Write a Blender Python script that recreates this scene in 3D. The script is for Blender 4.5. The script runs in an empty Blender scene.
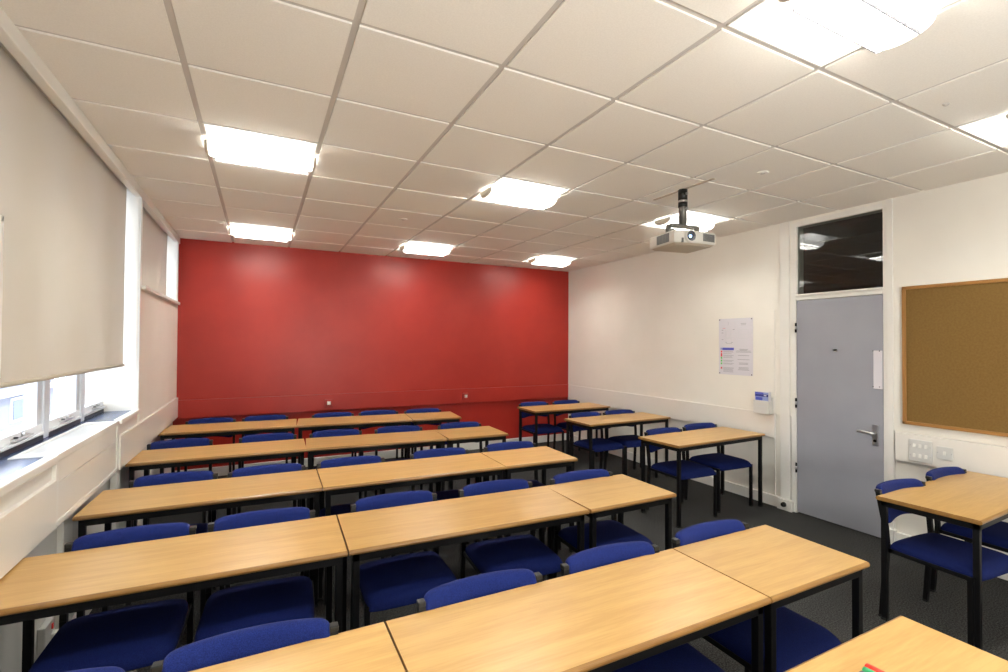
import bpy, bmesh, math, random
from mathutils import Vector, Matrix
random.seed(7)
S = bpy.context.scene
COL = S.collection
PI = math.pi
R = math.radians

# ------------------------------------------------------------------ materials
def mat(name, col, rough=.5, metal=0, spec=.5, emis=None, estr=0, coat=0):
    m = bpy.data.materials.new(name); m.use_nodes = True
    b = m.node_tree.nodes['Principled BSDF']
    b.inputs['Base Color'].default_value = (*col, 1)
    b.inputs['Roughness'].default_value = rough
    b.inputs['Metallic'].default_value = metal
    b.inputs['Specular IOR Level'].default_value = spec
    b.inputs['Coat Weight'].default_value = coat
    if emis:
        b.inputs['Emission Color'].default_value = (*emis, 1)
        b.inputs['Emission Strength'].default_value = estr
    return m
def nodes(m):
    nt = m.node_tree
    return nt, nt.nodes, nt.links, nt.nodes['Principled BSDF']
def noisy(m, c1, c2, scale=50, detail=3, stretch=(1,1,1), bump=0, bscale=None, lo=.35, hi=.65, dist=.002):
    nt, N, L, b = nodes(m)
    tc = N.new('ShaderNodeTexCoord'); mp = N.new('ShaderNodeMapping'); mp.inputs['Scale'].default_value = stretch
    L.new(tc.outputs['Object'], mp.inputs['Vector'])
    n = N.new('ShaderNodeTexNoise'); n.inputs['Scale'].default_value = scale; n.inputs['Detail'].default_value = detail
    L.new(mp.outputs['Vector'], n.inputs['Vector'])
    r = N.new('ShaderNodeValToRGB'); r.color_ramp.elements[0].position = lo; r.color_ramp.elements[1].position = hi
    r.color_ramp.elements[0].color = (*c1, 1); r.color_ramp.elements[1].color = (*c2, 1)
    L.new(n.outputs['Fac'], r.inputs['Fac']); L.new(r.outputs['Color'], b.inputs['Base Color'])
    if bump:
        n2 = N.new('ShaderNodeTexNoise'); n2.inputs['Scale'].default_value = bscale or scale
        L.new(mp.outputs['Vector'], n2.inputs['Vector'])
        bp = N.new('ShaderNodeBump'); bp.inputs['Strength'].default_value = bump; bp.inputs['Distance'].default_value = dist
        L.new(n2.outputs['Fac'], bp.inputs['Height']); L.new(bp.outputs['Normal'], b.inputs['Normal'])
    return m
def wood(name, c1, c2, rough=.32):
    m = mat(name, c1, rough)
    nt, N, L, b = nodes(m)
    tc = N.new('ShaderNodeTexCoord'); oi = N.new('ShaderNodeObjectInfo')
    add = N.new('ShaderNodeVectorMath'); add.operation = 'ADD'
    mul = N.new('ShaderNodeVectorMath'); mul.operation = 'SCALE'; mul.inputs['Scale'].default_value = 9
    cmb = N.new('ShaderNodeCombineXYZ')
    for k in range(3): L.new(oi.outputs['Random'], cmb.inputs[k])
    L.new(cmb.outputs[0], mul.inputs[0]); L.new(tc.outputs['Object'], add.inputs[0]); L.new(mul.outputs[0], add.inputs[1])
    mp = N.new('ShaderNodeMapping'); mp.inputs['Scale'].default_value = (1.1, 14, 14)
    L.new(add.outputs[0], mp.inputs['Vector'])
    n = N.new('ShaderNodeTexNoise'); n.inputs['Scale'].default_value = 1.6; n.inputs['Detail'].default_value = 5; n.inputs['Distortion'].default_value = .6
    L.new(mp.outputs['Vector'], n.inputs['Vector'])
    w = N.new('ShaderNodeTexNoise'); w.inputs['Scale'].default_value = 9; w.inputs['Detail'].default_value = 4
    L.new(mp.outputs['Vector'], w.inputs['Vector'])
    mx = N.new('ShaderNodeMix'); mx.inputs[0].default_value = .4
    L.new(n.outputs['Fac'], mx.inputs[2]); L.new(w.outputs['Fac'], mx.inputs[3])
    r = N.new('ShaderNodeValToRGB'); r.color_ramp.elements[0].position = .38; r.color_ramp.elements[1].position = .62
    r.color_ramp.elements[0].color = (*c2, 1); r.color_ramp.elements[1].color = (*c1, 1)
    L.new(mx.outputs[0], r.inputs['Fac'])
    hs = N.new('ShaderNodeHueSaturation')
    mr = N.new('ShaderNodeMapRange'); mr.inputs['To Min'].default_value = .86; mr.inputs['To Max'].default_value = 1.08
    L.new(oi.outputs['Random'], mr.inputs['Value']); L.new(mr.outputs[0], hs.inputs['Value'])
    L.new(r.outputs['Color'], hs.inputs['Color']); L.new(hs.outputs[0], b.inputs['Base Color'])
    return m
M = {}
M['white'] = noisy(mat('wall_paint', (.80,.785,.72), .42), (.79,.77,.705), (.82,.80,.735), 2.5)
M['dado'] = mat('dado_laminate', (.76,.735,.685), .28)
M['trimw'] = mat('gloss_white', (.78,.77,.73), .3)
M['lower'] = mat('lower_wall', (.66,.66,.63), .45)
M['red'] = noisy(mat('red_paint', (.31,.019,.0125), .36, spec=.35), (.295,.017,.0115), (.325,.021,.0135), 3, bump=.15, bscale=60)
M['tile'] = noisy(mat('ceiling_tile', (.84,.815,.765), .85, spec=.2), (.82,.795,.745), (.86,.835,.785), 160, 2, bump=.25, bscale=220)
M['bar'] = mat('ceiling_bar', (.56,.53,.50), .5)
M['carpet'] = noisy(mat('carpet', (.03,.03,.031), .95, spec=.1), (.008,.008,.009), (.066,.066,.064), 130, 4, bump=.8, bscale=300, dist=.004)
M['top'] = wood('beech_laminate', (.55,.34,.12), (.46,.27,.088))
M['edge'] = wood('beech_edge', (.28,.145,.036), (.21,.10,.026), .3)
M['black'] = mat('black_metal', (.003,.003,.0034), .45, spec=.22)
M['cap'] = mat('black_plastic', (.011,.012,.011), .4, spec=.35)
M['blue'] = noisy(mat('blue_fabric', (.0065,.015,.10), .9, spec=.12), (.005,.010,.072), (.010,.022,.14), 420, 2, bump=.5, bscale=500)
M['blue'].node_tree.nodes['Principled BSDF'].inputs['Sheen Weight'].default_value = .04
M['door'] = noisy(mat('door_paint', (.30,.31,.355), .38), (.29,.30,.345), (.32,.33,.375), 2)
M['steel'] = mat('satin_steel', (.6,.6,.6), .28, 1)
M['cork'] = noisy(mat('cork', (.3,.17,.05), .9, spec=.15), (.165,.095,.028), (.19,.112,.034), 75, 2, bump=.2, bscale=120)
M['oak'] = mat('oak_frame', (.33,.155,.038), .4)
M['plastic'] = mat('white_plastic', (.62,.62,.60), .3)
M['cream'] = noisy(mat('blind_fabric', (.58,.53,.44), .8, spec=.2), (.565,.515,.425), (.60,.55,.46), 1.2)
M['alu'] = mat('window_alloy', (.62,.66,.72), .35)
M['sill'] = mat('sill_slate', (.05,.085,.19), .22)  # dark slate with the sky's blue reflection tinted into its colour
M['sash'] = mat('sash_white', (.8,.82,.85), .3)
M['seal'] = mat('dark_seal', (.02,.02,.025), .5)
M['paper'] = mat('paper', (.66,.65,.70), .35)
M['ink'] = mat('ink_grey', (.36,.36,.4), .6)
M['ink2'] = mat('ink_light', (.62,.63,.66), .6)
M['pblue'] = mat('print_blue', (.06,.08,.45), .5)
M['pdark'] = mat('print_navy', (.015,.02,.2), .5)
M['plight'] = mat('print_pale_blue', (.28,.34,.62), .5)
M['pred'] = mat('print_red', (.7,.08,.1), .5)
M['pgreen'] = mat('print_green', (.1,.55,.12), .5)
M['mred'] = mat('marker_red', (.85,.035,.02), .35)
M['mgreen'] = mat('marker_green', (.03,.42,.16), .35)
M['mpurple'] = mat('marker_grey', (.10,.085,.12), .35)
M['mbody'] = mat('marker_barrel', (.3,.29,.3), .35)
M['lamp'] = mat('lamp_light', (.9,.9,.9), .5, emis=(1,.985,.90), estr=55)
M['tray'] = mat('lamp_tray', (.9,.9,.9), .5, emis=(1,.98,.92), estr=.12)
M['shell'] = mat('lamp_shell', (.85,.84,.8), .4, emis=(1,.985,.92), estr=1.6)
M['uplight'] = mat('lamp_uplight', (.9,.9,.9), .5, emis=(1,.985,.92), estr=3.2)
M['endcap'] = mat('lamp_end', (.62,.58,.5), .5)
M['blade'] = mat('lamp_blade', (.8,.8,.8), .3, emis=(1,.97,.92), estr=.9)
M['pj'] = mat('projector_shell', (.62,.61,.57), .4)
M['pjb'] = mat('projector_base', (.42,.36,.28), .5)
M['vent'] = mat('projector_vent', (.10,.10,.10), .5)
M['glassd'] = mat('lens_glass', (.006,.008,.02), .3, spec=.3)
M['glow'] = mat('lens_glow', (.1,.3,1), .3, emis=(.35,.6,1), estr=4)
M['pole'] = mat('mount_grey', (.16,.155,.14), .4, .6)
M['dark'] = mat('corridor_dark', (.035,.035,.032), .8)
M['rub'] = mat('rubber', (.01,.01,.01), .5)
M['outw'] = mat('outside_render', (.24,.26,.30), .8)
M['outb'] = mat('outside_window', (.05,.10,.22), .3)
M['outg'] = mat('outside_paving', (.24,.25,.28), .9)
M['sock'] = mat('dull_chrome', (.5,.45,.4), .35, .5)
M['blue_shaded'] = noisy(mat('blue_fabric_shaded', (.0045,.0095,.062), .9, spec=.1), (.003,.006,.043), (.006,.013,.083), 420, 2, bump=.5, bscale=500)  # blue fabric again, the shade under the desks put into its colour
# blind fabric lets some daylight through
def translucent(m, col, w):
    nt, N, L, b = nodes(m)
    out = N['Material Output']; tr = N.new('ShaderNodeBsdfTranslucent'); tr.inputs['Color'].default_value = (*col,1)
    mx = N.new('ShaderNodeMixShader'); mx.inputs[0].default_value = w
    L.new(b.outputs[0], mx.inputs[1]); L.new(tr.outputs[0], mx.inputs[2]); L.new(mx.outputs[0], out.inputs['Surface'])
translucent(M['cream'], (.75,.72,.68), .05)
def glass_mat(name, tint, f=.06):
    m = bpy.data.materials.new(name); m.use_nodes = True; nt = m.node_tree; nt.nodes.clear()
    o = nt.nodes.new('ShaderNodeOutputMaterial'); t = nt.nodes.new('ShaderNodeBsdfTransparent'); t.inputs[0].default_value = (*tint,1)
    g = nt.nodes.new('ShaderNodeBsdfGlossy'); g.inputs['Roughness'].default_value = .015
    fr = nt.nodes.new('ShaderNodeFresnel'); fr.inputs['IOR'].default_value = 1.6
    mx = nt.nodes.new('ShaderNodeMixShader'); nt.links.new(fr.outputs[0], mx.inputs[0])
    nt.links.new(t.outputs[0], mx.inputs[1]); nt.links.new(g.outputs[0], mx.inputs[2]); nt.links.new(mx.outputs[0], o.inputs[0])
    return m
M['glass'] = glass_mat('window_glass', (.96,.97,1))
M['tglass'] = glass_mat('transom_glass', (.35,.38,.35))

# ------------------------------------------------------------------ geometry helpers
class MB:
    """collects shapes into one bmesh with material slots"""
    def __init__(s): s.bm = bmesh.new(); s.mats = []
    def slot(s, m):
        if m not in s.mats: s.mats.append(m)
        return s.mats.index(m)
    def _mark(s, faces, m, smooth=False):
        k = s.slot(m)
        for f in faces: f.material_index = k; f.smooth = smooth
    def box(s, x0, x1, y0, y1, z0, z1, m, bev=0, seg=2, T=None, smooth=False):
        b = bmesh.new(); bmesh.ops.create_cube(b, size=1)
        for v in b.verts: v.co = Vector(((x0+x1)/2+v.co.x*(x1-x0), (y0+y1)/2+v.co.y*(y1-y0), (z0+z1)/2+v.co.z*(z1-z0)))
        if bev: bmesh.ops.bevel(b, geom=b.edges[:], offset=bev, segments=seg, affect='EDGES', profile=.5)
        if T: bmesh.ops.transform(b, matrix=T, verts=b.verts)
        s.merge(b, m, smooth)
        return s
    def merge(s, b, m, smooth=False):
        k = s.slot(m); mp = {}
        for v in b.verts: mp[v] = s.bm.verts.new(v.co)
        for f in b.faces:
            try: g = s.bm.faces.new([mp[v] for v in f.verts])
            except ValueError: continue
            g.material_index = k; g.smooth = smooth
        b.free()
    def tube(s, pts, r, m, n=10, square=False, caps=True):
        """round or square tube along a polyline"""
        pts = [Vector(p) for p in pts]; rings = []; k = s.slot(m)
        n = 4 if square else n
        up = None
        for i, p in enumerate(pts):
            d = (pts[min(i+1, len(pts)-1)] - pts[max(i-1, 0)]).normalized()
            if up is None:
                up = Vector((1,0,0)) if abs(d.x) < .8 else Vector((0,0,1))
            a = d.cross(up).normalized(); c = a.cross(d).normalized()
            rr = r*1.4142 if square else r
            off = PI/4 if square else 0
            rings.append([s.bm.verts.new(p + a*rr*math.cos(off+2*PI*j/n) + c*rr*math.sin(off+2*PI*j/n)) for j in range(n)])
        for A, B in zip(rings, rings[1:]):
            for j in range(n):
                f = s.bm.faces.new((A[j], A[(j+1)%n], B[(j+1)%n], B[j])); f.material_index = k; f.smooth = not square
        if caps:
            for rg in (rings[0], rings[-1]):
                f = s.bm.faces.new(rg); f.material_index = k
        return s
    def cyl(s, p0, p1, r, m, n=20, r2=None):
        p0 = Vector(p0); p1 = Vector(p1); d = (p1-p0).normalized(); k = s.slot(m)
        up = Vector((1,0,0)) if abs(d.x) < .8 else Vector((0,0,1)); a = d.cross(up).normalized(); c = a.cross(d)
        r2 = r if r2 is None else r2
        A = [s.bm.verts.new(p0 + (a*math.cos(2*PI*j/n)+c*math.sin(2*PI*j/n))*r) for j in range(n)]
        B = [s.bm.verts.new(p1 + (a*math.cos(2*PI*j/n)+c*math.sin(2*PI*j/n))*r2) for j in range(n)]
        for j in range(n):
            f = s.bm.faces.new((A[j], A[(j+1)%n], B[(j+1)%n], B[j])); f.material_index = k; f.smooth = True
        for rg in (A, B):
            f = s.bm.faces.new(rg); f.material_index = k
        return s
    def quad(s, pts, m):
        f = s.bm.faces.new([s.bm.verts.new(p) for p in pts]); f.material_index = s.slot(m); return s
    def grid(s, P, m, closed_u=False, smooth=True, flip=False):
        k = s.slot(m); V = [[s.bm.verts.new(p) for p in row] for row in P]
        nu = len(V); nv = len(V[0])
        for i in range(nu if closed_u else nu-1):
            for j in range(nv-1):
                q = (V[i][j], V[(i+1)%nu][j], V[(i+1)%nu][j+1], V[i][j+1])
                f = s.bm.faces.new(q); f.material_index = k; f.smooth = smooth
        return V
    def build(s, name, parent=None, fixn=True):
        if fixn: bmesh.ops.recalc_face_normals(s.bm, faces=s.bm.faces)
        me = bpy.data.meshes.new(name); s.bm.to_mesh(me); s.bm.free()
        for m in s.mats: me.materials.append(m)
        o = bpy.data.objects.new(name, me); COL.objects.link(o)
        if parent: o.parent = parent
        return o
def empty(name, loc=(0,0,0), rz=0):
    o = bpy.data.objects.new(name, None); COL.objects.link(o); o.location = loc; o.rotation_euler = (0,0,rz)
    o.empty_display_size = .1
    return o
def tag(o, label, cat, group=None):
    o['label'] = label; o['category'] = cat
    if group: o['group'] = group
    return o
def struct(o): o['kind'] = 'structure'; return o
def copy_tree(o, parent=None):
    c = o.copy(); COL.objects.link(c)
    if parent: c.parent = parent
    for ch in list(o.children): copy_tree(ch, c)
    return c

# ------------------------------------------------------------------ dimensions (metres, camera stands over the origin)
XL, XR, YB, YF, ZC = -.835, 4.465, 6.5, -2.3, 2.73
X0, Y0, P = -.2993, 2.4021, .6
LIGHTS = [(i, j) for i in (0, 3, 6) for j in (-7, -3, 1, 5)]

# ------------------------------------------------------------------ floor, ceiling
struct(MB().box(-1.1, 4.7, YF-.2, YB+.1, -.1, 0, M['carpet']).build('floor'))
cm = MB()
for i in range(-1, 8):
    for j in range(-8, 7):
        if (i, j) in LIGHTS: continue
        g = .0135
        x0 = max(X0+P*i+g, XL-.03); x1 = min(X0+P*(i+1)-g, XR); y0 = max(Y0+P*j+g, YF); y1 = min(Y0+P*(j+1)-g, YB)
        if x1-x0 < .02 or y1-y0 < .02: continue
        cm.box(x0, x1, y0, y1, ZC, ZC+.016, M['tile'])
for i in range(-1, 9):
    x = X0+P*i
    if XL-.03 < x < XR: cm.box(x-.015, x+.015, YF, YB, ZC+.008, ZC+.03, M['bar'])
for j in range(-8, 8):
    y = Y0+P*j
    if YF < y < YB: cm.box(XL-.03, XR, y-.015, y+.015, ZC+.0085, ZC+.031, M['bar'])
cm.box(-1.1, 4.7, YF-.2, YB+.1, ZC+.2, ZC+.3, M['tile'])
struct(cm.build('ceiling'))

# ------------------------------------------------------------------ walls
w = MB()   # back wall: red, with a proud dado band and a recessed lower part
w.box(-1.1, 4.7, YB+.02, YB+.15, 0, ZC+.2, M['red'])
w.box(XL-.03, XR+.02, YB, YB+.02, .895, ZC+.2, M['red'])
w.box(XL-.03, XR+.02, YB-.022, YB+.02, .69, .897, M['red'], .003)
struct(w.build('wall_back'))
struct(MB().box(-.87, XR+.02, YB-.004, YB+.02, 0, .105, M['trimw'], .003).build('baseboard_back'))
struct(MB().box(-1.1, 4.7, YF-.15, YF, 0, ZC+.2, M['white']).build('wall_front'))
# right wall with the door opening
YD1, YD2 = 2.775, 2.07
w = MB()
for (y0, y1) in ((YD1+.02, YB+.02), (YF, YD2-.02)):
    w.box(XR+.015, XR+.15, y0, y1, 0, ZC+.2, M['white'])
    w.box(XR, XR+.015, y0, y1, .89, ZC+.2, M['white'])
w.box(XR, XR+.15, YD2-.02, YD1+.02, 2.68, ZC+.2, M['white'])
struct(w.build('wall_right'))
struct(MB().box(XR-.014, XR+.02, 2.985, YB-.014, .66, .893, M['dado'], .003).build('trim_1'))
struct(MB().box(XR-.022, XR+.02, YF, 1.985, .665, .885, M['dado'], .004).build('trim_2'))
b = MB().box(XR-.012, XR+.02, 2.94, YB, 0, .1, M['trimw'], .003)
b.box(XR-.04, XR+.02, 2.80, 2.94, 0, .1, M['trimw'], .003)
struct(b.build('baseboard_right'))
b = MB().box(XR-.012, XR+.02, YF, 2.0, 0, .1, M['trimw'], .003).box(XR-.03, XR+.02, 1.99, 2.045, 0, .115, M['trimw'], .003)
struct(b.build('baseboard_front'))
# narrow boxed strips either side of the door
struct(MB().box(XR-.012, XR+.02, 2.83, 2.925, .1, ZC, M['trimw'], .003).build('trim_3'))
struct(MB().box(XR-.008, XR+.02, 2.0, 2.045, .115, ZC, M['trimw'], .002).build('trim_4'))
struct(MB().box(XR-.003, XR+.01, 2.982, 2.986, .1, 1.9, M['trimw']).build('trim_5'))

# left wall: piers, window openings, dado band, recessed lower wall
WX = -1.05
w = MB()
w.box(-1.25, XL, YF, .5, .93, ZC+.2, M['white'])
w.box(-1.25, XL, 4.53, 4.63, 1.03, ZC+.2, M['white'])
w.box(-1.25, XL, 4.63, 6.38, .93, 1.975, M['white'])
w.box(-1.25, XL, 6.38, YB+.02, .93, ZC+.2, M['white'])
w.box(-1.25, XL-.02, .5, 6.4, 2.745, ZC+.2, M['white'])
w.box(-1.25, -.87, YF, YB+.02, 0, .70, M['lower']); w.box(-1.25, -.87, YF, 2.874, .70, 1.0, M['lower']); w.box(-1.25, -.87, 3.946, YB+.02, .70, 1.0, M['lower']); w.box(-1.25, -.99, 2.874, 3.946, .70, 1.0, M['lower'])
struct(w.build('wall_left'))
d = MB()
for (y0, y1) in ((YF, 2.875), (4.0, YB-.014)):
    d.box(-.88, -.817, y0, y1, .71, .93, M['dado'], .003)
d.box(-.88, -.835, .5, 2.875, .92, 1.02, M['trimw']); d.box(-.88, -.835, 4.0, 4.56, .92, 1.02, M['dado'])
struct(d.build('trim_6'))
n = MB()
n.box(-.86, -.812, .5, 2.875, 1.005, 1.043, M['trimw'], .006)
n.box(-.86, -.812, 4.0, 4.575, 1.012, 1.043, M['trimw'], .006)
n.box(-1.06, -.85, .5, 2.875, 1.0, 1.038, M['sill']); n.box(-1.06, -.85, 4.0, 4.53, 1.0, 1.038, M['sill']); n.box(-1.06, -.985, 2.875, 4.0, 1.0, 1.036, M['sill'])
n.box(-.86, -.825, 3.945, 4.0, .1, 1.03, M['trimw'])
struct(n.build('trim_7'))
b = MB().box(-.88, -.855, YF, YB, 0, .1, M['trimw'], .003)
for (y0, y1) in ((3.07, 3.2), (4.0, 4.12), (5.2, 5.3)): b.box(-.88, -.845, y0, y1, .1, .71, M['trimw'], .003)
struct(b.build('baseboard_left'))
# cornice that hides the blind rollers
c = MB().box(-.868, -.822, YF, YB, 2.662, ZC, M['trimw'], .004)
struct(c.build('trim_8'))
# clerestory ledge and corner beads
c = MB().box(-1.05, -.80, 4.60, 6.40, 1.965, 1.995, M['trimw'], .005).box(-.84, -.822, 4.53, 4.575, 1.04, 2.70, M['trimw'], .003)
c.box(-.84, -.825, 6.385, 6.42, 1.99, 2.70, M['trimw'])
struct(c.build('trim_9'))

# ------------------------------------------------------------------ windows
def window_run(name, edges, z0, z1, post):
    root = struct(MB().box(WX-.05, WX+.02, edges[0]-.05, edges[-1]+.0, z0-.02, z0+.012, M['seal']).build(name))
    MB().box(WX-.05, WX, edges[0]-.05, edges[-1], z1, z1+.05, M['sash']).build('head_rail', root)
    for k in range(len(edges)-1):
        a, b_ = edges[k]+post/2, edges[k+1]-post/2
        s = MB(); fw = .06
        s.box(WX-.04, WX+.012, a, a+.04, z0+.01, z1, M['sash'], .003); s.box(WX-.04, WX+.012, b_-fw, b_, z0+.01, z1, M['alu'], .003)
        s.box(WX-.04, WX+.016, a, b_, z0+.012, z0+.075, M['sash'], .004); s.box(WX-.04, WX+.012, a, b_, z1-.05, z1, M['sash'], .003)
        s.box(WX+.012, WX+.03, a+.02, b_-.02, z0+.025, z0+.034, M['sash'])
        sa = s.build('sash', root)
        MB().quad([(WX-.017, a+.035, z0+.07),(WX-.017, b_-fw+.005, z0+.07),(WX-.017, b_-fw+.005, z1-.045),(WX-.017, a+.035, z1-.045)], M['glass']).build('pane', sa)
        if post > .06:
            st = MB().box(WX+.014, WX+.036, (a+b_)/2-.10, (a+b_)/2+.10, z0+.043, z0+.053, M['steel']); st.cyl((WX+.016,(a+b_)/2+.02,z0+.06),(WX+.034,(a+b_)/2+.02,z0+.06),.008,M['steel'],10)
            st.box(WX+.012, WX+.03, (a+b_)/2-.065, (a+b_)/2-.055, z0+.04, z0+.06, M['seal'])
            st.build('window_stay', sa)
    p = MB()
    for e in edges[1:-1]: p.box(WX-.06, WX+.022, e-post/2, e+post/2, z0-.01, z1+.02, M['alu'], .008)
    p.build('mullion', root)
window_run('window_1', [.5, 1.03, 1.63, 2.23, 2.83, 3.45, 4.05, 4.655], 1.045, 2.70, .075)
window_run('window_2', [4.63, 5.5, 6.4], 1.99, 2.70, .05)

def blind(label, y0, y1, zb, seed):
    root = empty('roller_blind', (-.905, (y0+y1)/2, zb)); h = 2.715-zb; L = (y1-y0)/2
    tag(root, label, 'blind')
    f = MB(); rows = []
    for a in range(25):
        t = a/24; row = []
        for k in range(61):
            u = -L+2*L*k/60
            e = max(0, (u-(L-.9))/.9)         # the free edge curls and creases near its far side
            cr = math.exp(-((u-(L-.10-.42*(1-t)))/.05)**2)*.010 + math.exp(-((u-(L-.02-.16*(1-t)))/.05)**2)*.006
            row.append((cr, u, t*h))
        rows.append(row)
    f.grid(rows, M['cream']); f.build('fabric', root)
    MB().cyl((0,-L,0.0),(0,L,0.0),.011,M['cream'],10).build('bottom_bar', root)
    MB().cyl((0,-L,h),(0,L,h),.018,M['plastic'],12).build('roller', root)
    return root
blind('wide cream roller blind pulled down over the long window on the left', .55, 4.45, 1.385, 0)
blind('small cream roller blind in the high narrow window near the red wall', 4.68, 6.22, 2.012, 2)

# convector cover below the window
rc = empty('radiator_cover', (-.83, 3.41, .71))
tag(rc, 'white boxed radiator cover with a perforated top grille under the window', 'radiator cover')
p = MB().box(-.155, .010, -.535, -.5, 0, .299, M['trimw'], .003).box(-.155, .012, .5, .535, 0, .325, M['trimw'], .003)
p.box(-.155, .012, -.53, .53, 0, .028, M['trimw'], .003).build('casing', rc)
MB().box(-.01, .008, -.5, .5, .028, .198, M['dado'], .002).box(-.01, .008, -.5, .5, .202, .322, M['dado'], .002).build('front_panel', rc)
g = MB().box(-.155, -.14, -.535, .535, .30, .333, M['trimw']).box(-.02, .013, -.535, .535, .30, .333, M['trimw'], .004)
g.box(-.14, -.016, -.535, -.45, .30, .3325, M['trimw']).box(-.14, -.016, .45, .535, .30, .3325, M['trimw'])
for k in range(45): y = -.45+.9*k/45; g.box(-.14, -.02, y, y+.0115, .31, .329, M['plastic'])
for k in range(8): x = -.14+.12*k/8; g.box(x, x+.007, -.45, .45, .311, .3285, M['plastic'])
g.box(-.138,-.022,-.44,.44,.300,.306,M['ink']); g.build('grille', rc)  # grey sheet below the bars stands in for shade inside the slots

# corner of a pale frame standing on the sill against the blind
fp = MB()
fp.box(-.885, -.875, 1.95, 2.49, 2.01, 2.035, M['trimw'], .003).box(-.885, -.875, 2.465, 2.49, 1.42, 2.035, M['trimw'], .003)
fp.box(-.885, -.875, 1.95, 1.975, 1.42, 2.035, M['trimw'], .003).box(-.885, -.875, 1.95, 2.49, 1.42, 1.445, M['trimw'], .003)
fr = fp.build('secondary_frame'); tag(fr, 'slim cream frame hanging against the blind at the far left edge', 'frame')

# ------------------------------------------------------------------ outside the window
struct(MB().box(-30, -1.3, -10, 40, -4.1, -4, M['outg']).build('ground_outside'))
bl = empty('neighbouring_building', (-9, 9, -4))
tag(bl, 'pale building with blue windows seen outside below the blind', 'building')
MB().box(-1, 0, -14, 22, 0, 5.0, M['outw']).build('facade', bl)
for k in range(9):
    y = -9+k*3.3
    for z in (.6, 2.2, 3.8):
        wf = MB().box(0, .06, y, y+1.5, z, z+1.0, M['sash']).build('window', bl)
        MB().box(.05, .08, y+.1, y+1.4, z+.1, z+.9, M['outb']).build('pane', wf)
MB().box(0, .5, -14, 22, 3.4, 3.52, M['alu']).box(0, .5, -14, 22, 1.85, 1.97, M['alu']).build('ledge', bl)

# ------------------------------------------------------------------ door, transom
root = struct(MB().box(XR-.002, XR+.12, YD1, YD1+.045, 0, 2.70, M['trimw'], .003).box(XR-.002, XR+.12, YD2-.035, YD2, 0, 2.70, M['trimw'], .003)
    .box(XR-.002, XR+.12, YD2, YD1, 2.665, 2.71, M['trimw'], .003).box(XR-.004, XR+.12, YD2, YD1, 1.975, 2.025, M['trimw'], .003)
    .box(XR-.02, XR+.12, YD2-.005, YD1+.005, 2.015, 2.03, M['trimw'], .003).build('door_frame'))
dr = struct(MB().box(XR+.004, XR+.044, YD2+.004, YD1-.004, .012, 1.972, M['door'], .002).build('door_1'))
hl = MB().box(XR-.005, XR+.005, 2.108, 2.150, .745, .915, M['steel'], .003)
hl.cyl((XR-.005,2.13,.845),(XR-.045,2.13,.845),.009,M['steel'],12); hl.tube([(XR-.042,2.13,.845),(XR-.045,2.16,.848),(XR-.046,2.24,.853)],.011,M['steel'])
hl.cyl((XR-.005,2.13,.785),(XR-.012,2.13,.785),.012,M['black'],12).cyl((XR-.005,2.13,.77),(XR-.01,2.13,.765),.008,M['steel'],12)
hl.build('door_handle', dr)
ps = MB().box(XR-.002, XR+.005, 2.078, 2.140, 1.208, 1.518, M['paper'], .001)
for (y,z) in ((2.096,1.515),(2.142,1.515),(2.142,1.225),(2.096,1.225)): ps.cyl((XR-.004,y,z),(XR+.002,y,z),.004,M['seal'],8)
ps.build('push_plate', dr)
MB().cyl((XR+.004,2.426,1.518),(XR-.014,2.426,1.512),.008,M['steel'],10).cyl((XR-.014,2.426,1.512),(XR-.014,2.426,1.525),.011,M['black'],10).build('coat_hook', dr)
for z in (1.72, 1.02, .42):
    MB().cyl((XR-.004,YD1,z-.045),(XR-.004,YD1,z+.045),.008,M['black'],10).cyl((XR-.004,YD1,z-.015),(XR-.004,YD1,z+.015),.0095,M['steel'],10).build('hinge', dr)
struct(MB().quad([(XR+.03, YD2, 2.025),(XR+.03, YD1, 2.025),(XR+.03, YD1, 2.67),(XR+.03, YD2, 2.67)], M['tglass']).build('window_3'))
# dark corridor beyond
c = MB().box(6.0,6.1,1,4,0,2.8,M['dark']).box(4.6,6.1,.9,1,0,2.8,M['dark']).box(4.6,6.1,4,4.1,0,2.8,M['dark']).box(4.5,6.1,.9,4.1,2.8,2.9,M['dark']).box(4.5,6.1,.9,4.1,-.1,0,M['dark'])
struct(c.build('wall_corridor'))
ds = MB().cyl((XR-.04,2.87,.055),(XR-.062,2.87,.055),.024,M['rub'],18,.020).cyl((XR-.062,2.87,.055),(XR-.068,2.87,.055),.012,M['rub'],12).build('door_stop')
tag(ds, 'black rubber door stop on the white skirting left of the door', 'door stop')

# ------------------------------------------------------------------ things on the right wall
cb = empty('cork_board', (XR, 1.13, .955)); tag(cb, 'brown cork notice board in a thin wooden frame beside the door', 'notice board')
MB().box(-.014, 0, -.79, .79, .02, 1.04, M['cork']).build('cork_panel', cb)
f = MB().box(-.024,0,-.805,-.78,0,1.062,M['oak'],.003).box(-.024,0,.78,.805,0,1.062,M['oak'],.003).box(-.024,0,-.805,.805,0,.025,M['oak'],.003).box(-.024,0,-.805,.805,1.037,1.062,M['oak'],.003)
f.build('frame', cb)

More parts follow.
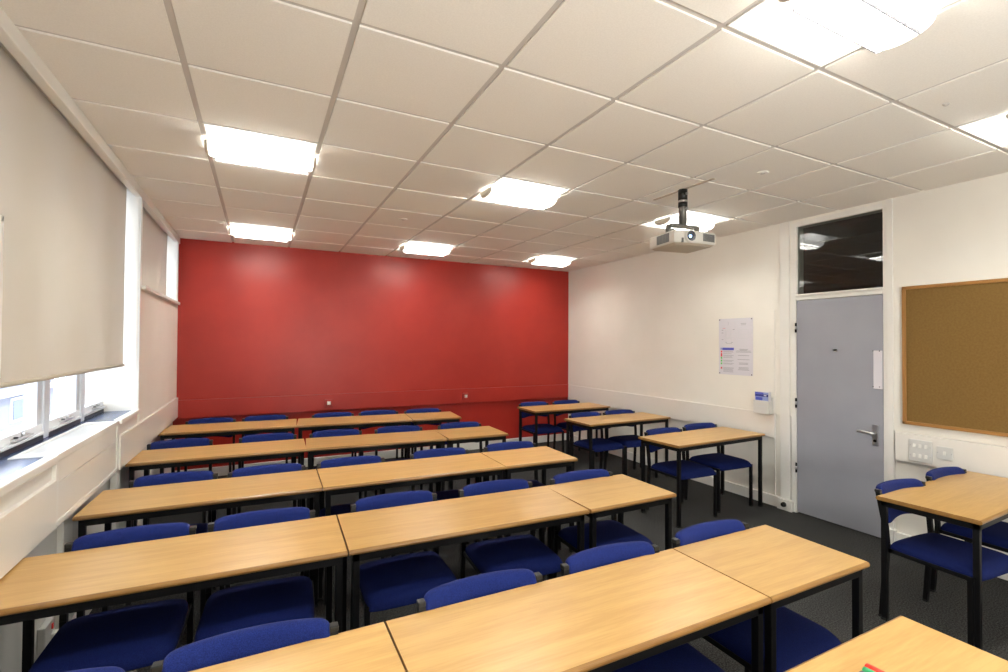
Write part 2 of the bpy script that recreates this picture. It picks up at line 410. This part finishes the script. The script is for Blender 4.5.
def switch(name, label, cat, y, z, w_, h_, cols, rows, x):
    o = empty(name, (x, y, z)); tag(o, label, cat)
    pl = MB().box(-.009, 0, -w_/2, w_/2, -h_/2, h_/2, M['plastic'], .003)
    for s in (-1, 1):
        for r_ in range(rows): pl.cyl((-.0095,s*w_*.42,(r_-(rows-1)/2)*h_*.45),(-.008,s*w_*.42,(r_-(rows-1)/2)*h_*.45),.003,M['ink'],8)
    pl.build('face_plate', o)
    for c_ in range(cols):
        for r_ in range(rows):
            yy = (c_-(cols-1)/2)*w_*.25; zz = (r_-(rows-1)/2)*h_*.45
            T = Matrix.Translation((-.011, yy, zz)) @ Matrix.Rotation(R(10), 4, 'Y')
            MB().box(-.004,.004,-.008,.008,-.014,.014,M['trimw'],.002,T=T).build('rocker', o)
    return o
switch('light_switch', 'large white plate of six light switches on the white band', 'light switch', 1.82, .767, .145, .165, 3, 2, XR-.022)
switch('light_switch', 'small single white switch plate right of the six-switch plate', 'light switch', 1.675, .78, .095, .092, 1, 1, XR-.022)

# wall notice with plan drawings and fire instructions (too small to read)
po = empty('wall_notice', (XR, 3.418, 1.24)); tag(po, 'white laminated notice with plans and coloured symbols pinned to white wall', 'notice')
W_, H_ = .405, .597
MB().box(-.003, 0, -W_/2, W_/2, 0, H_, M['paper']).build('sheet', po)
pr = MB()
def pb(u0, u1, v0, v1, m):   # u from the left edge, v from the top, as seen
    pr.box(-.0042, -.003, W_/2-u1*W_, W_/2-u0*W_, H_-v1*H_, H_-v0*H_, m)
def outline(u0,u1,v0,v1,m,t=.006):
    pb(u0,u1,v0,v0+t,m); pb(u0,u1,v1-t,v1,m); pb(u0,u0+t*1.3,v0,v1,m); pb(u1-t*1.3,u1,v0,v1,m)
pb(.495,.50,.02,.98,M['ink2']); pb(.02,.98,.49,.4935,M['ink2'])
outline(.2,.4,.2,.43,M['ink2']); outline(.23,.36,.22,.35,M['ink2']); pb(.2,.4,.35,.357,M['ink2'])
for (a,b_) in ((.09,.2),(.09,.25),(.43,.19),(.09,.37),(.2,.42),(.38,.42)): pb(a,a+.05,b_,b_+.012,M['ink'])
pb(.12,.2,.17,.176,M['pred']); pb(.29,.295,.06,.12,M['ink']); pb(.22,.4,.445,.452,M['ink'])
outline(.6,.88,.2,.36,M['ink2']); pb(.69,.695,.2,.36,M['ink2']); pb(.6,.88,.28,.285,M['ink2']); pb(.66,.82,.09,.1,M['ink']); pb(.67,.81,.115,.123,M['ink'])
pb(.11,.46,.52,.565,M['pblue']); pb(.05,.1,.52,.56,M['plight'])
for v, m, n_ in ((.575,'pred',2),(.62,'pred',1),(.65,'pred',2),(.69,'pgreen',1),(.74,'pgreen',2),(.79,'pgreen',2),(.87,'pred',3)):
    pb(.06,.105,v,v+.033,M[m])
    for q in range(n_): pb(.14,.46-.1*random.random(),v+.004+.016*q,v+.011+.016*q,M['ink'])
for v in (.92,.935,.95): pb(.14,.44,v,v+.006,M['ink'])
for v, a in ((.54,.13),(.555,.1),(.57,.2),(.59,.22),(.65,.16),(.72,.17),(.78,.13),(.80,.13),(.86,.14),(.88,.14),(.90,.16)): pb(.74-a,.74+a,v,v+.009,M['ink'])
pr.build('print', po)
pn = MB()
for y in (-W_/2+.012, W_/2-.012):
    for z in (.012, H_-.012): pn.cyl((-.006,y,z),(-.002,y,z),.006,M['seal'],10)
pn.build('pin', po)

lh = empty('leaflet_holder', (XR-.014, 3.083, .885)); tag(lh, 'small white plastic leaflet holder on the wall left of the door', 'leaflet holder')
h = MB().box(-.004,.013,-.083,.083,.012,.16,M['plastic'],.001).box(-.05,0,-.083,.083,0,.004,M['plastic']).box(-.05,0,-.083,-.079,0,.125,M['plastic']).box(-.05,0,.079,.083,0,.125,M['plastic'])
h.build('holder_body', lh)
MB().box(-.052,-.048,-.083,.083,0,.127,M['plastic'],.001).box(-.0535,-.052,-.035,.035,.065,.069,M['ink2']).build('front_lip', lh)
lf = MB().box(-.042,-.008,-.074,.074,.005,.212,M['paper'])
lf.box(-.0435,-.042,-.070,.070,.12,.207,M['plight']).box(-.0445,-.0434,-.070,.070,.165,.188,M['pdark']).box(-.0445,-.0434,-.02,.070,.19,.205,M['pblue']).box(-.0452,-.0444,-.052,-.025,.172,.182,M['paper']).box(-.0445,-.0434,-.01,.06,.128,.158,M['pblue'])
lo = lf.build('leaflet_stack'); lo.location = (XR-.014, 3.083, .885)
tag(lo, 'blue and white printed leaflets standing in the wall holder', 'leaflets')

# ------------------------------------------------------------------ sockets
def red_socket(x, label):
    o = empty('wall_socket', (x, YB-.022, .79)); tag(o, label, 'socket')
    MB().box(-.045,.045,-.03,0,-.045,.045,M['red'],.004).build('back_box', o)
    MB().box(-.022,.022,-.038,-.030,-.022,.022,M['sock'],.003).box(-.01,.01,-.041,-.037,-.008,.012,M['plastic'],.002).build('outlet', o)
red_socket(.784, 'red-painted socket with a metal insert, left one on the red wall')
red_socket(2.655, 'red-painted socket with a metal insert, right one on the red wall')
so = empty('wall_socket', (-.87, 2.91, .225)); tag(so, 'white double socket low on the window wall beneath the second row', 'socket')
MB().box(0,.03,-.062,.055,-.055,.055,M['plastic'],.005).build('face_plate', so)
MB().box(.03,.035,.008,.022,.015,.038,M['mred'],.001).build('rocker', so)
pg = empty('power_plug', (-.84, 2.91, .21)); tag(pg, 'white plug with its cable in the low socket on the window wall', 'plug')
MB().box(.0,.03,-.0,.045,-.03,.012,M['plastic'],.006).build('plug_body', pg)
MB().tube([(.02,.02,-.03),(.022,.02,-.06),(.018,.03,-.12),(.01,.06,-.17),(.0,.12,-.195)],.004,M['plastic'],8).build('cable', pg)

# ------------------------------------------------------------------ ceiling lights
def make_light():
    o = empty('ceiling_light', (0,0,ZC))
    a = .286
    t = MB(); rows = []       # concave reflector tray
    for i in range(17):
        u = -a+2*a*i/16; row = []
        for j in range(17):
            v = -a+2*a*j/16
            zz = .012+.085*(max(0,1-abs(v/a)**2.6))*(max(0,1-abs(u/a)**8))
            row.append((u, v, zz))
        rows.append(row)
    t.grid(rows, M['tray']); t.build('reflector_tray', o)
    f = MB()
    for s in (-1, 1):
        f.box(s*.2865-.0035, s*.2865+.0035, -.29, .29, 0, .02, M['trimw']); f.box(-.29, .29, s*.2865-.0035, s*.2865+.0035, 0, .02, M['trimw'])
    f.build('rim', o)
    b = MB(); L = .285; prof = []     # long rounded lamp body hanging just under the tray
    for k in range(15):
        an = PI*k/14
        y = -math.cos(an)*.10; z = -.012-math.sin(an)**.8*.05
        prof.append((y, z))
    rows = [[(x, y, z) for (y, z) in prof] for x in (-L, -L*.5, 0, L*.5, L)]
    b.grid(rows, M['shell']); b.quad([(-L,-.10,-.012),(L,-.10,-.012),(L,.10,-.012),(-L,.10,-.012)], M['uplight'])
    b.build('lamp_body', o)
    for s in (-1, 1):
        e = MB(); rg = [[(s*(L+.018*q), y*(1-.25*q*q), -.012+(z+.012)*(1-.3*q*q)) for (y, z) in prof] for q in (0, .5, 1)]
        e.grid(rg, M['endcap']); e.bm.faces.new([e.bm.verts.new(p_) for p_ in rg[-1]])
        e.build('end_cap', o)
    lp = MB().box(-.25,.25,-.062,.062,-.0655,-.0625,M['lamp']).build('louvre', o)
    bl_ = MB()
    for k in range(27): x = -.25+.5*k/26; bl_.box(x-.0012,x+.0012,-.062,.062,-.0715,-.0655,M['blade'])
    bl_.box(-.255,.255,-.067,-.062,-.073,-.062,M['ink']).box(-.255,.255,.062,.067,-.073,-.062,M['ink'])
    bl_.build('louvre_blades', lp)
    return o
LN = {(0,1):'ceiling light in the left column, nearer of the two in view', (0,5):'ceiling light in the left column closest to the red wall',
 (3,1):'ceiling light in the middle of the ceiling, left of the projector', (3,5):'ceiling light in the middle column closest to the red wall',
 (6,1):'ceiling light directly behind the projector', (6,5):'ceiling light closest to the corner of red and white walls',
 (3,-3):'large ceiling light overhead at the top right, its louvred body showing', (6,-3):'ceiling light at the right edge, above the cork board wall',
 (0,-3):'ceiling light out of view overhead on the window side', (0,-7):'ceiling light behind the camera, window side', (3,-7):'ceiling light behind the camera, middle', (6,-7):'ceiling light behind the camera, door side'}
lp0 = make_light(); first = True
for (i, j) in LIGHTS:
    o = lp0 if first else copy_tree(lp0); first = False
    o.location = (X0+P*(i+.5), Y0+P*(j+.5), ZC); tag(o, LN[(i,j)], 'ceiling light', 'recessed ceiling lights')

for (x, y, r_, l) in ((3.03,2.107,.038,'small round white sensor in a ceiling tile near the door side'), (1.19,4.476,.04,'small round white sensor in a ceiling tile toward the red wall'), (2.942,1.096,.014,'tiny grey dot in the ceiling tile between the top right lights')):
    s_ = MB().cyl((x,y,ZC),(x,y,ZC-.006),r_,M['tile'] if r_>.02 else M['bar'],20,r_*.8).cyl((x,y,ZC-.006),(x,y,ZC-.009),r_*.4,M['bar'],14).build('ceiling_sensor')
    tag(s_, l, 'sensor')

# ------------------------------------------------------------------ projector
px, py = 2.835, 2.62
pm = empty('projector_mount', (px, py, ZC)); tag(pm, 'grey ceiling pole mount with black collars holding the projector', 'mount')
MB().box(-.012,.012,-.28,.30,-.004,0,M['pjb']).build('ceiling_slot', pm)
MB().cyl((0,0,0),(0,0,-.275),.029,M['pole'],18).build('pole', pm)
MB().cyl((0,0,-.004),(0,0,-.085),.034,M['cap'],18).cyl((0,0,-.10),(0,0,-.135),.034,M['cap'],18).build('collar', pm)
MB().cyl((0,0,-.085),(0,0,-.10),.036,M['steel'],18).cyl((-.0,-.034,-.15),(0,-.045,-.15),.01,M['steel'],10).cyl((-.0,-.034,-.04),(0,-.045,-.04),.01,M['steel'],10).build('clamp_ring', pm)
ang = R(-9)
T = Matrix.Rotation(ang, 4, 'Z')
y_ = MB().box(-.13,.13,-.018,.018,-.295,-.27,M['pole'],.003,T=T).box(-.14,-.115,-.02,.02,-.34,-.275,M['pole'],.003,T=T).box(.115,.14,-.02,.02,-.34,-.275,M['pole'],.003,T=T)
y_.box(-.14,-.05,-.05,-.02,-.30,-.275,M['pole'],.003,T=T).build('yoke', pm)
pj = empty('projector', (px-.01, py, 2.279), ang); tag(pj, 'white projector hanging from the ceiling with a glowing blue lens', 'projector')
W2, D2 = .180, .146
b = MB()
def ringpts(z, sx=1, sy=1, bow=.02):
    pts = []
    for k in range(9): u = -1+2*k/8; pts.append((u*W2*sx, -D2*sy-bow*(1-u*u), z))
    pts += [(W2*sx, 0, z), (W2*sx, D2*sy, z), (0, D2*sy, z), (-W2*sx, D2*sy, z), (-W2*sx, 0, z)]
    return pts
lv = [ringpts(.012,.96,.96), ringpts(.022), ringpts(.092), ringpts(.103,.95,.93)]
rows = [list(q)+[q[0]] for q in lv]
b.grid(rows, M['pj'], smooth=False); b.bm.faces.new([b.bm.verts.new(q) for q in lv[-1]])
bmesh.ops.remove_doubles(b.bm, verts=b.bm.verts, dist=.0001)
b.build('body', pj)
b = MB(); lv2 = [ringpts(-.002,.84,.84), ringpts(.0122,.955,.955)]; b.grid([list(q)+[q[0]] for q in lv2], M['pjb'], smooth=False); b.bm.faces.new([b.bm.verts.new(q) for q in lv2[0]])
b.build('base_plate', pj)
l = MB().cyl((-.058,-.15,.058),(-.058,-.180,.058),.047,M['pj'],28,.044).build('lens_ring', pj)
MB().cyl((-.058,-.168,.058),(-.058,-.1815,.058),.038,M['glassd'],28,.036).build('lens', l)
MB().cyl((-.070,-.1812,.054),(-.070,-.184,.054),.0105,M['glow'],16).build('lens_glow', l)
v = MB()
for k in range(11):
    vx = .055+k*.0105; v.box(vx, vx+.0065, -D2-.02*(1-(vx/W2)**2)-.0025, -.13, .03, .085, M['vent'])
v.build('front_vent', pj)
v = MB().box(-.1815,-.172,-.09,.055,.025,.09,M['vent'])
for k in range(5): v.box(-.1825,-.180,-.085+k*.034,-.080+k*.034,.025,.09,M['pole'])
v.build('side_vent', pj)
MB().box(-.125,-.11,-.1625,-.13,.012,.045,M['vent'],.002).build('focus_slot', pj)
MB().cyl((.12,.09,.1),(.12,.09,.118),.014,M['vent'],12).cyl((-.1,-.03,.1),(-.1,-.03,.125),.02,M['vent'],12).tube([(-.1,.02,.1),(-.13,.01,.135),(-.09,-.02,.14),(-.03,0,.13),(-.05,.06,.1)],.006,M['vent'],8).build('fittings', pj)

# ------------------------------------------------------------------ desks
TZ = .70
def make_desk(L, D=.478):
    o = empty('classroom_desk')
    t = MB(); r_ = .011; a, b_ = L/2, D/2
    # bull-nosed top: flat laminate with a darker rounded edge
    prof = [(0,.0),(.0,.0)]
    def loop(off, z): return [(-a+off,-b_+off,z),(a-off,-b_+off,z),(a-off,b_-off,z),(-a+off,b_-off,z)]
    def loop2(off, z): ox = off*.12; return [(-a+ox,-b_+off,z),(a-ox,-b_+off,z),(a-ox,b_-off,z),(-a+ox,b_-off,z)]
    lv = []
    for k in range(9):
        an = -PI/2+PI*k/8; lv.append(loop2(r_-r_*math.cos(an), TZ-r_+r_*math.sin(an)))
    kE = t.slot(M['edge']); kT = t.slot(M['top'])
    V = [[t.bm.verts.new(p_) for p_ in l_] for l_ in lv]
    for A, B in zip(V, V[1:]):
        for j in range(4):
            f = t.bm.faces.new((A[j],A[(j+1)%4],B[(j+1)%4],B[j])); f.material_index = kE
    f = t.bm.faces.new(V[-1]); f.material_index = kT
    f = t.bm.faces.new(V[0]); f.material_index = kE
    t.build('tabletop', o)
    f = MB(); i = .018; w_ = .026; z0, z1 = TZ-.022-.034, TZ-.022
    for s in (-1, 1):
        f.box(-a+i, a-i, s*(b_-i-w_/2)-w_/2, s*(b_-i-w_/2)+w_/2, z0, z1, M['black'], .002)
        f.box(s*(a-i-w_/2)-w_/2, s*(a-i-w_/2)+w_/2, -b_+i, b_-i, z0, z1, M['black'], .002)
    f.build('under_frame', o)
    for sx in (-1, 1):
        for sy in (-1, 1):
            x = sx*(a-i-.014); y = sy*(b_-i-.014)
            l_ = MB().box(x-.014,x+.014,y-.014,y+.014,.012,z1,M['black'],.002).build('leg', o)
            MB().box(x-.016,x+.016,y-.016,y+.016,0,.014,M['cap'],.003).build('foot', l_)
    return o
long_desk = make_desk(1.194); short_desk = make_desk(.598)
used = set()
def place_desk(kind, pts, label, group, depth=None, length=None):
    """pts: far-left, far-right, near-right, near-left top corners in metres"""
    src = long_desk if kind == 'long' else short_desk
    o = src if kind not in used else copy_tree(src); used.add(kind)
    (ax,ay),(bx,by),(cx,cy),(dx,dy) = pts
    X = (ax+bx+cx+dx)/4; Y = (ay+by+cy+dy)/4
    rot = math.atan2((by+cy)-(ay+dy), (bx+cx)-(ax+dx))
    o.location = (X, Y, 0); o.rotation_euler = (0,0,rot)
    o.scale = ((length or 1), (depth or .478)/.478, 1)
    tag(o, label, 'desk', group)
G1 = 'long desks in the left block'; G2 = 'short desks at the aisle ends'; G3 = 'side desks along the door wall'
ROW = {'A':'the nearest row','B':'the second row','C':'the third row','D':'the fourth row','E':'the back row by the red wall'}
ed = {'A':[(1.512,1.059),(1.512,1.059),(1.508,1.056),(1.507,1.056)],
      'B':[(2.585,2.105),(2.543,2.066),(2.503,2.03),(2.494,2.045)],
      'C':[(3.54,3.05),(3.512,3.028),(3.475,3.003),(3.45,2.99)],
      'D':[(4.70,4.205),(4.665,4.17),(4.575,4.09),(4.55,4.08)],
      'E':[(5.995,5.42),(5.90,5.36),(5.757,5.265),(5.70,5.22)]}
xs = {'A':(-.845,.353,1.563,2.172), 'B':(-.843,.342,1.540,2.152), 'C':(-.806,.345,1.548,2.145), 'D':(-.83,.352,1.53,2.128), 'E':(-.83,.36,1.555,2.118)}
dep = {'A':.452,'B':.474,'C':.482,'D':.485,'E':.515}
for r_ in 'ABCDE':
    e = ed[r_]; x = xs[r_]; g = .004
    for k, (kind, lab) in enumerate((('long','long beech-topped desk at the window end of '),('long','long beech-topped desk in the middle of '),('short','short beech-topped desk at the aisle end of '))):
        x0, x1 = x[k]+g/2, x[k+1]-g/2
        nom = 1.194 if kind == 'long' else .598
        place_desk(kind, [(x0,e[k][0]),(x1,e[k+1][0]),(x1,e[k+1][1]),(x0,e[k][1])], lab+ROW[r_], G1 if kind=='long' else G2, dep[r_], (x1-x0)/nom)
place_desk('long', [(3.163,3.44),(4.364,3.472),(4.354,3.027),(3.13,2.96)], 'beech-topped side desk against the white wall, closest to the door', G3, .475)
place_desk('long', [(3.132,4.625),(4.327,4.64),(4.321,4.191),(3.112,4.144)], 'beech-topped side desk in the middle along the white wall', G3, .475)
place_desk('long', [(3.125,5.75),(4.32,5.73),(4.30,5.25),(3.09,5.24)], 'beech-topped side desk in the far corner by the red wall', G3, .49)
place_desk('long', [(3.188,1.505),(4.37,1.54),(4.35,1.093),(3.15,1.058)], 'beech-topped desk at the right edge under the cork board', G3, .455)
place_desk('long', [(.652,.813),(1.850,.813),(1.828,.352),(.634,.352)], 'beech-topped desk corner at the bottom right with marker pens on it', G3, .462)

# ------------------------------------------------------------------ chairs
def make_chair():
    o = empty('stacking_chair')
    s = MB()     # upholstered seat with a soft, slightly domed top
    n = 22; W, Dp = .218, .205
    def se(u): return math.copysign(1-(1-abs(u))**2.2, u) if abs(u) > 0 else 0
    def rows_(top):
        rows = []
        for i in range(n+1):
            u = math.sin((i/n-.5)*PI); row = []
            for j in range(n+1):
                v = math.sin((j/n-.5)*PI)
                # squircle mapping of the unit square to a rounded rectangle
                k_ = .05
                x = u*W*(1-k_*v**6); y = v*Dp*(1-k_*u**6)
                e = max(0,(1-abs(u)**9))*max(0,(1-abs(v)**8)); e = e**.40
                z = .404+(.044*e+.006*math.cos(u*1.5)*e if top else -.016*e**.5)
                if v < -.55: z -= (.014 if top else .008)*((-v-.55)/.45)**2
                row.append((x, y+.005, z))
            rows.append(row)
        return rows
    s.grid(rows_(True), M['blue_shaded']); s.grid(rows_(False), M['blue_shaded'])
    bmesh.ops.remove_doubles(s.bm, verts=s.bm.verts, dist=.0004)
    s.build('seat', o)
    b = MB(); rows = []   # padded backrest: curved, arched lower edge
    W3 = .211; nz = 18; nx = 28
    def pad(front):
        rows = []
        for i in range(nx+1):
            u = math.sin((i/nx-.5)*PI); row = []
            for j in range(nz+1):
                v = math.sin((j/nz-.5)*PI)
                zt = .744-.003*u*u-.012*abs(u)**16; zb = .520+.032*(1-u*u)+.022*abs(u)**10
                z = (zt+zb)/2+v*(zt-zb)/2
                e = (max(0,1-abs(u)**26)*max(0,1-abs(v)**9))**.5
                th = (-.028 if front else .020)*e
                tilt = (z-.60)*.22
                y = .262+tilt-.030*(u*u)+th
                row.append((u*W3*(1-.035*abs(v)**6), y, z))
            rows.append(row)
        return rows
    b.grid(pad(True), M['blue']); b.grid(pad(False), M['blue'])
    bmesh.ops.remove_doubles(b.bm, verts=b.bm.verts, dist=.0004)
    b.build('backrest', o)
    f = MB(); t = .011; z = .393
    f.box(-.222,-.200,-.172,.20,z-t,z+t,M['black'],.002).box(.200,.222,-.172,.20,z-t,z+t,M['black'],.002)
    f.box(-.222,.222,-.18,-.158,z-t,z+t,M['black'],.002).box(-.222,.222,.18,.202,z-t,z+t,M['black'],.002)
    f.build('seat_frame', o)
    for sx in (-1, 1):
        x = sx*.217
        l_ = MB().tube([(x,-.168,.006),(x,-.168,.404)],.0115,M['black'],square=True).build('leg', o)
        MB().box(x-.014,x+.014,-.182,-.154,0,.012,M['cap'],.003).build('foot', l_)
        l_ = MB().tube([(x,.235,.006),(x,.214,.30),(x,.207,.43)],.0115,M['black'],square=True).build('leg', o)
        MB().box(x-.014,x+.014,.221,.249,0,.012,M['cap'],.003).build('foot', l_)
        u = MB().tube([(x,.207,.43),(x,.214,.52),(x,.252,.722)],.0115,M['black'],square=True).build('back_upright', o)
        MB().box(x-.0125,x+.0125,.237,.266,.708,.724,M['cap'],.003).build('end_cap', u)
    return o
chair0 = make_chair(); cused = [False]
def place_chair(x, y, rz, label, group, fy=None):
    o = copy_tree(chair0) if cused[0] else chair0; cused[0] = True
    if fy: y = max(y, fy+.032)
    th = R(rz); oy = .272
    o.location = (x+math.sin(th)*oy, y-math.cos(th)*oy, 0); o.rotation_euler = (0,0,th)
    tag(o, label, 'chair', group)
K = 1.018
CH = {'A':[(-.50,1.514,-2),(-.011,1.514,-2.5),(.682,1.50,-1.5),(1.236,1.515,-3),(1.791,1.492,-1)],
 'B':[(-.48,2.572,-1),(.025,2.562,-3.5),(.644,2.552,-1.2),(1.226,2.525,-4),(1.803,2.49,-2.5)],
 'C':[(-.46,3.534,-3),(.053,3.47,-1.5),(.576,3.49,-3.5),(1.217,3.479,-3),(1.81,3.466,-3.5)],
 'D':[(-.58,4.729,-1),(.073,4.688,-3),(.628,4.634,-4),(1.195,4.594,-5),(1.803,4.552,-5)],
 'E':[(-.456,5.889,-2),(.062,5.80,-2.5),(.75,5.794,-5),(1.256,5.74,-6),(1.771,5.682,-4)]}
pos = ['blue upholstered chair nearest the window in ', 'blue upholstered chair second from the window in ', 'blue upholstered chair third from the window in ',
       'blue upholstered chair fourth from the window in ', 'blue upholstered chair behind the short aisle-end desk of ']
for r_ in 'ABCDE':
    far = [ed[r_][0][0]*.5+ed[r_][1][0]*.5]*2+[ed[r_][1][0]*.5+ed[r_][2][0]*.5]*2+[ed[r_][2][0]*.5+ed[r_][3][0]*.5]
    for k, (x, y, rz) in enumerate(CH[r_]):
        place_chair(x*K if k else x, y*K, rz, pos[k]+ROW[r_], 'blue chairs in the left block', far[k])
for (x, y, rz, l, fy) in ((3.428,3.42,-2,'blue upholstered chair, aisle side of the desk closest to the door',3.45),(3.975,3.47,-2,'blue upholstered chair, wall side of the desk closest to the door',3.46),
  (3.38,4.591,1,'blue upholstered chair, aisle side of the middle side desk',4.63),(3.88,4.588,-4,'blue upholstered chair, wall side of the middle side desk',4.63),
  (3.345,5.712,-2,'blue upholstered chair, aisle side of the far corner desk',5.74),(3.861,5.69,1,'blue upholstered chair, wall side of the far corner desk',5.74),
  (3.375,1.50,-4,'blue upholstered chair nearer the door, at the desk under the cork board',1.49),(3.98,1.50,-2,'blue upholstered chair nearer the wall, at the desk under the cork board',1.51)):
    place_chair(x*K, y*K, rz, l, 'blue chairs at the side desks', fy)

# ------------------------------------------------------------------ marker pens
def marker(x, y, rz, m, label):
    o = empty('marker_pen', (x, y, TZ+.0095), R(rz)); tag(o, label, 'marker pen')
    MB().cyl((0,-.045,0),(0,-.125,0),.0085,M['mbody'],16).build('barrel', o)
    MB().cyl((0,.0,0),(0,-.046,0),.0095,m,16,.0095).cyl((0,.004,0),(0,0,0),.006,m,16,.0095).build('pen_cap', o)
marker(1.447,.712,2,M['mred'],'red-capped marker pen on the bottom right desk')
marker(1.425,.707,3,M['mgreen'],'green-capped marker pen between the red and dark pens')
marker(1.401,.703,3,M['mpurple'],'dark-capped marker pen left of the green pen')

# ------------------------------------------------------------------ world, camera
wd = bpy.data.worlds.new('sky'); S.world = wd; wd.use_nodes = True
bg = wd.node_tree.nodes['Background']; bg.inputs[0].default_value = (.82,.90,1,1); bg.inputs[1].default_value = 3.4

sun = bpy.data.lights.new('sun', 'SUN'); sun.energy = 2; sun.angle = R(2); so_ = bpy.data.objects.new('sun', sun); COL.objects.link(so_)
so_.rotation_euler = Vector((.75, -.1, .65)).to_track_quat('Z', 'Y').to_euler()
fl = bpy.data.lights.new('ceiling_fill', 'AREA'); fl.shape = 'DISK'; fl.size = 1.0; fl.energy = 54; fl.color = (1,.97,.92)  # unseen fill lamp added behind the camera to brighten the ceiling
fo = bpy.data.objects.new('ceiling_fill', fl); COL.objects.link(fo); fo.location = (1.2, -1.3, 1.2)
fo.rotation_euler = (-Vector((.18, .55, .8))).to_track_quat('Z', 'Y').to_euler()
F = 480.88
cam = bpy.data.cameras.new('camera'); co = bpy.data.objects.new('camera', cam); COL.objects.link(co)
cam.sensor_fit = 'HORIZONTAL'; cam.sensor_width = 36; cam.lens = F/1008*36; cam.clip_start = .02; cam.clip_end = 200
yaw, pitch, roll = .46885, .014382, .005545
fw = Vector((math.sin(yaw)*math.cos(pitch), math.cos(yaw)*math.cos(pitch), math.sin(pitch)))
rt = Vector((math.cos(yaw), -math.sin(yaw), 0)); up = rt.cross(fw)
r2 = rt*math.cos(roll)+up*math.sin(roll); u2 = -rt*math.sin(roll)+up*math.cos(roll)
m4 = Matrix((( r2.x,u2.x,-fw.x,0),(r2.y,u2.y,-fw.y,0),(r2.z,u2.z,-fw.z,1.5638),(0,0,0,1)))
co.matrix_world = m4
S.camera = co
S.view_settings.view_transform = 'Standard'
S.view_settings.look = 'None'
S.view_settings.exposure = .88
S.view_settings.gamma = 1.02
S.cycles.max_bounces = 8; S.cycles.diffuse_bounces = 5; S.cycles.sample_clamp_indirect = 6
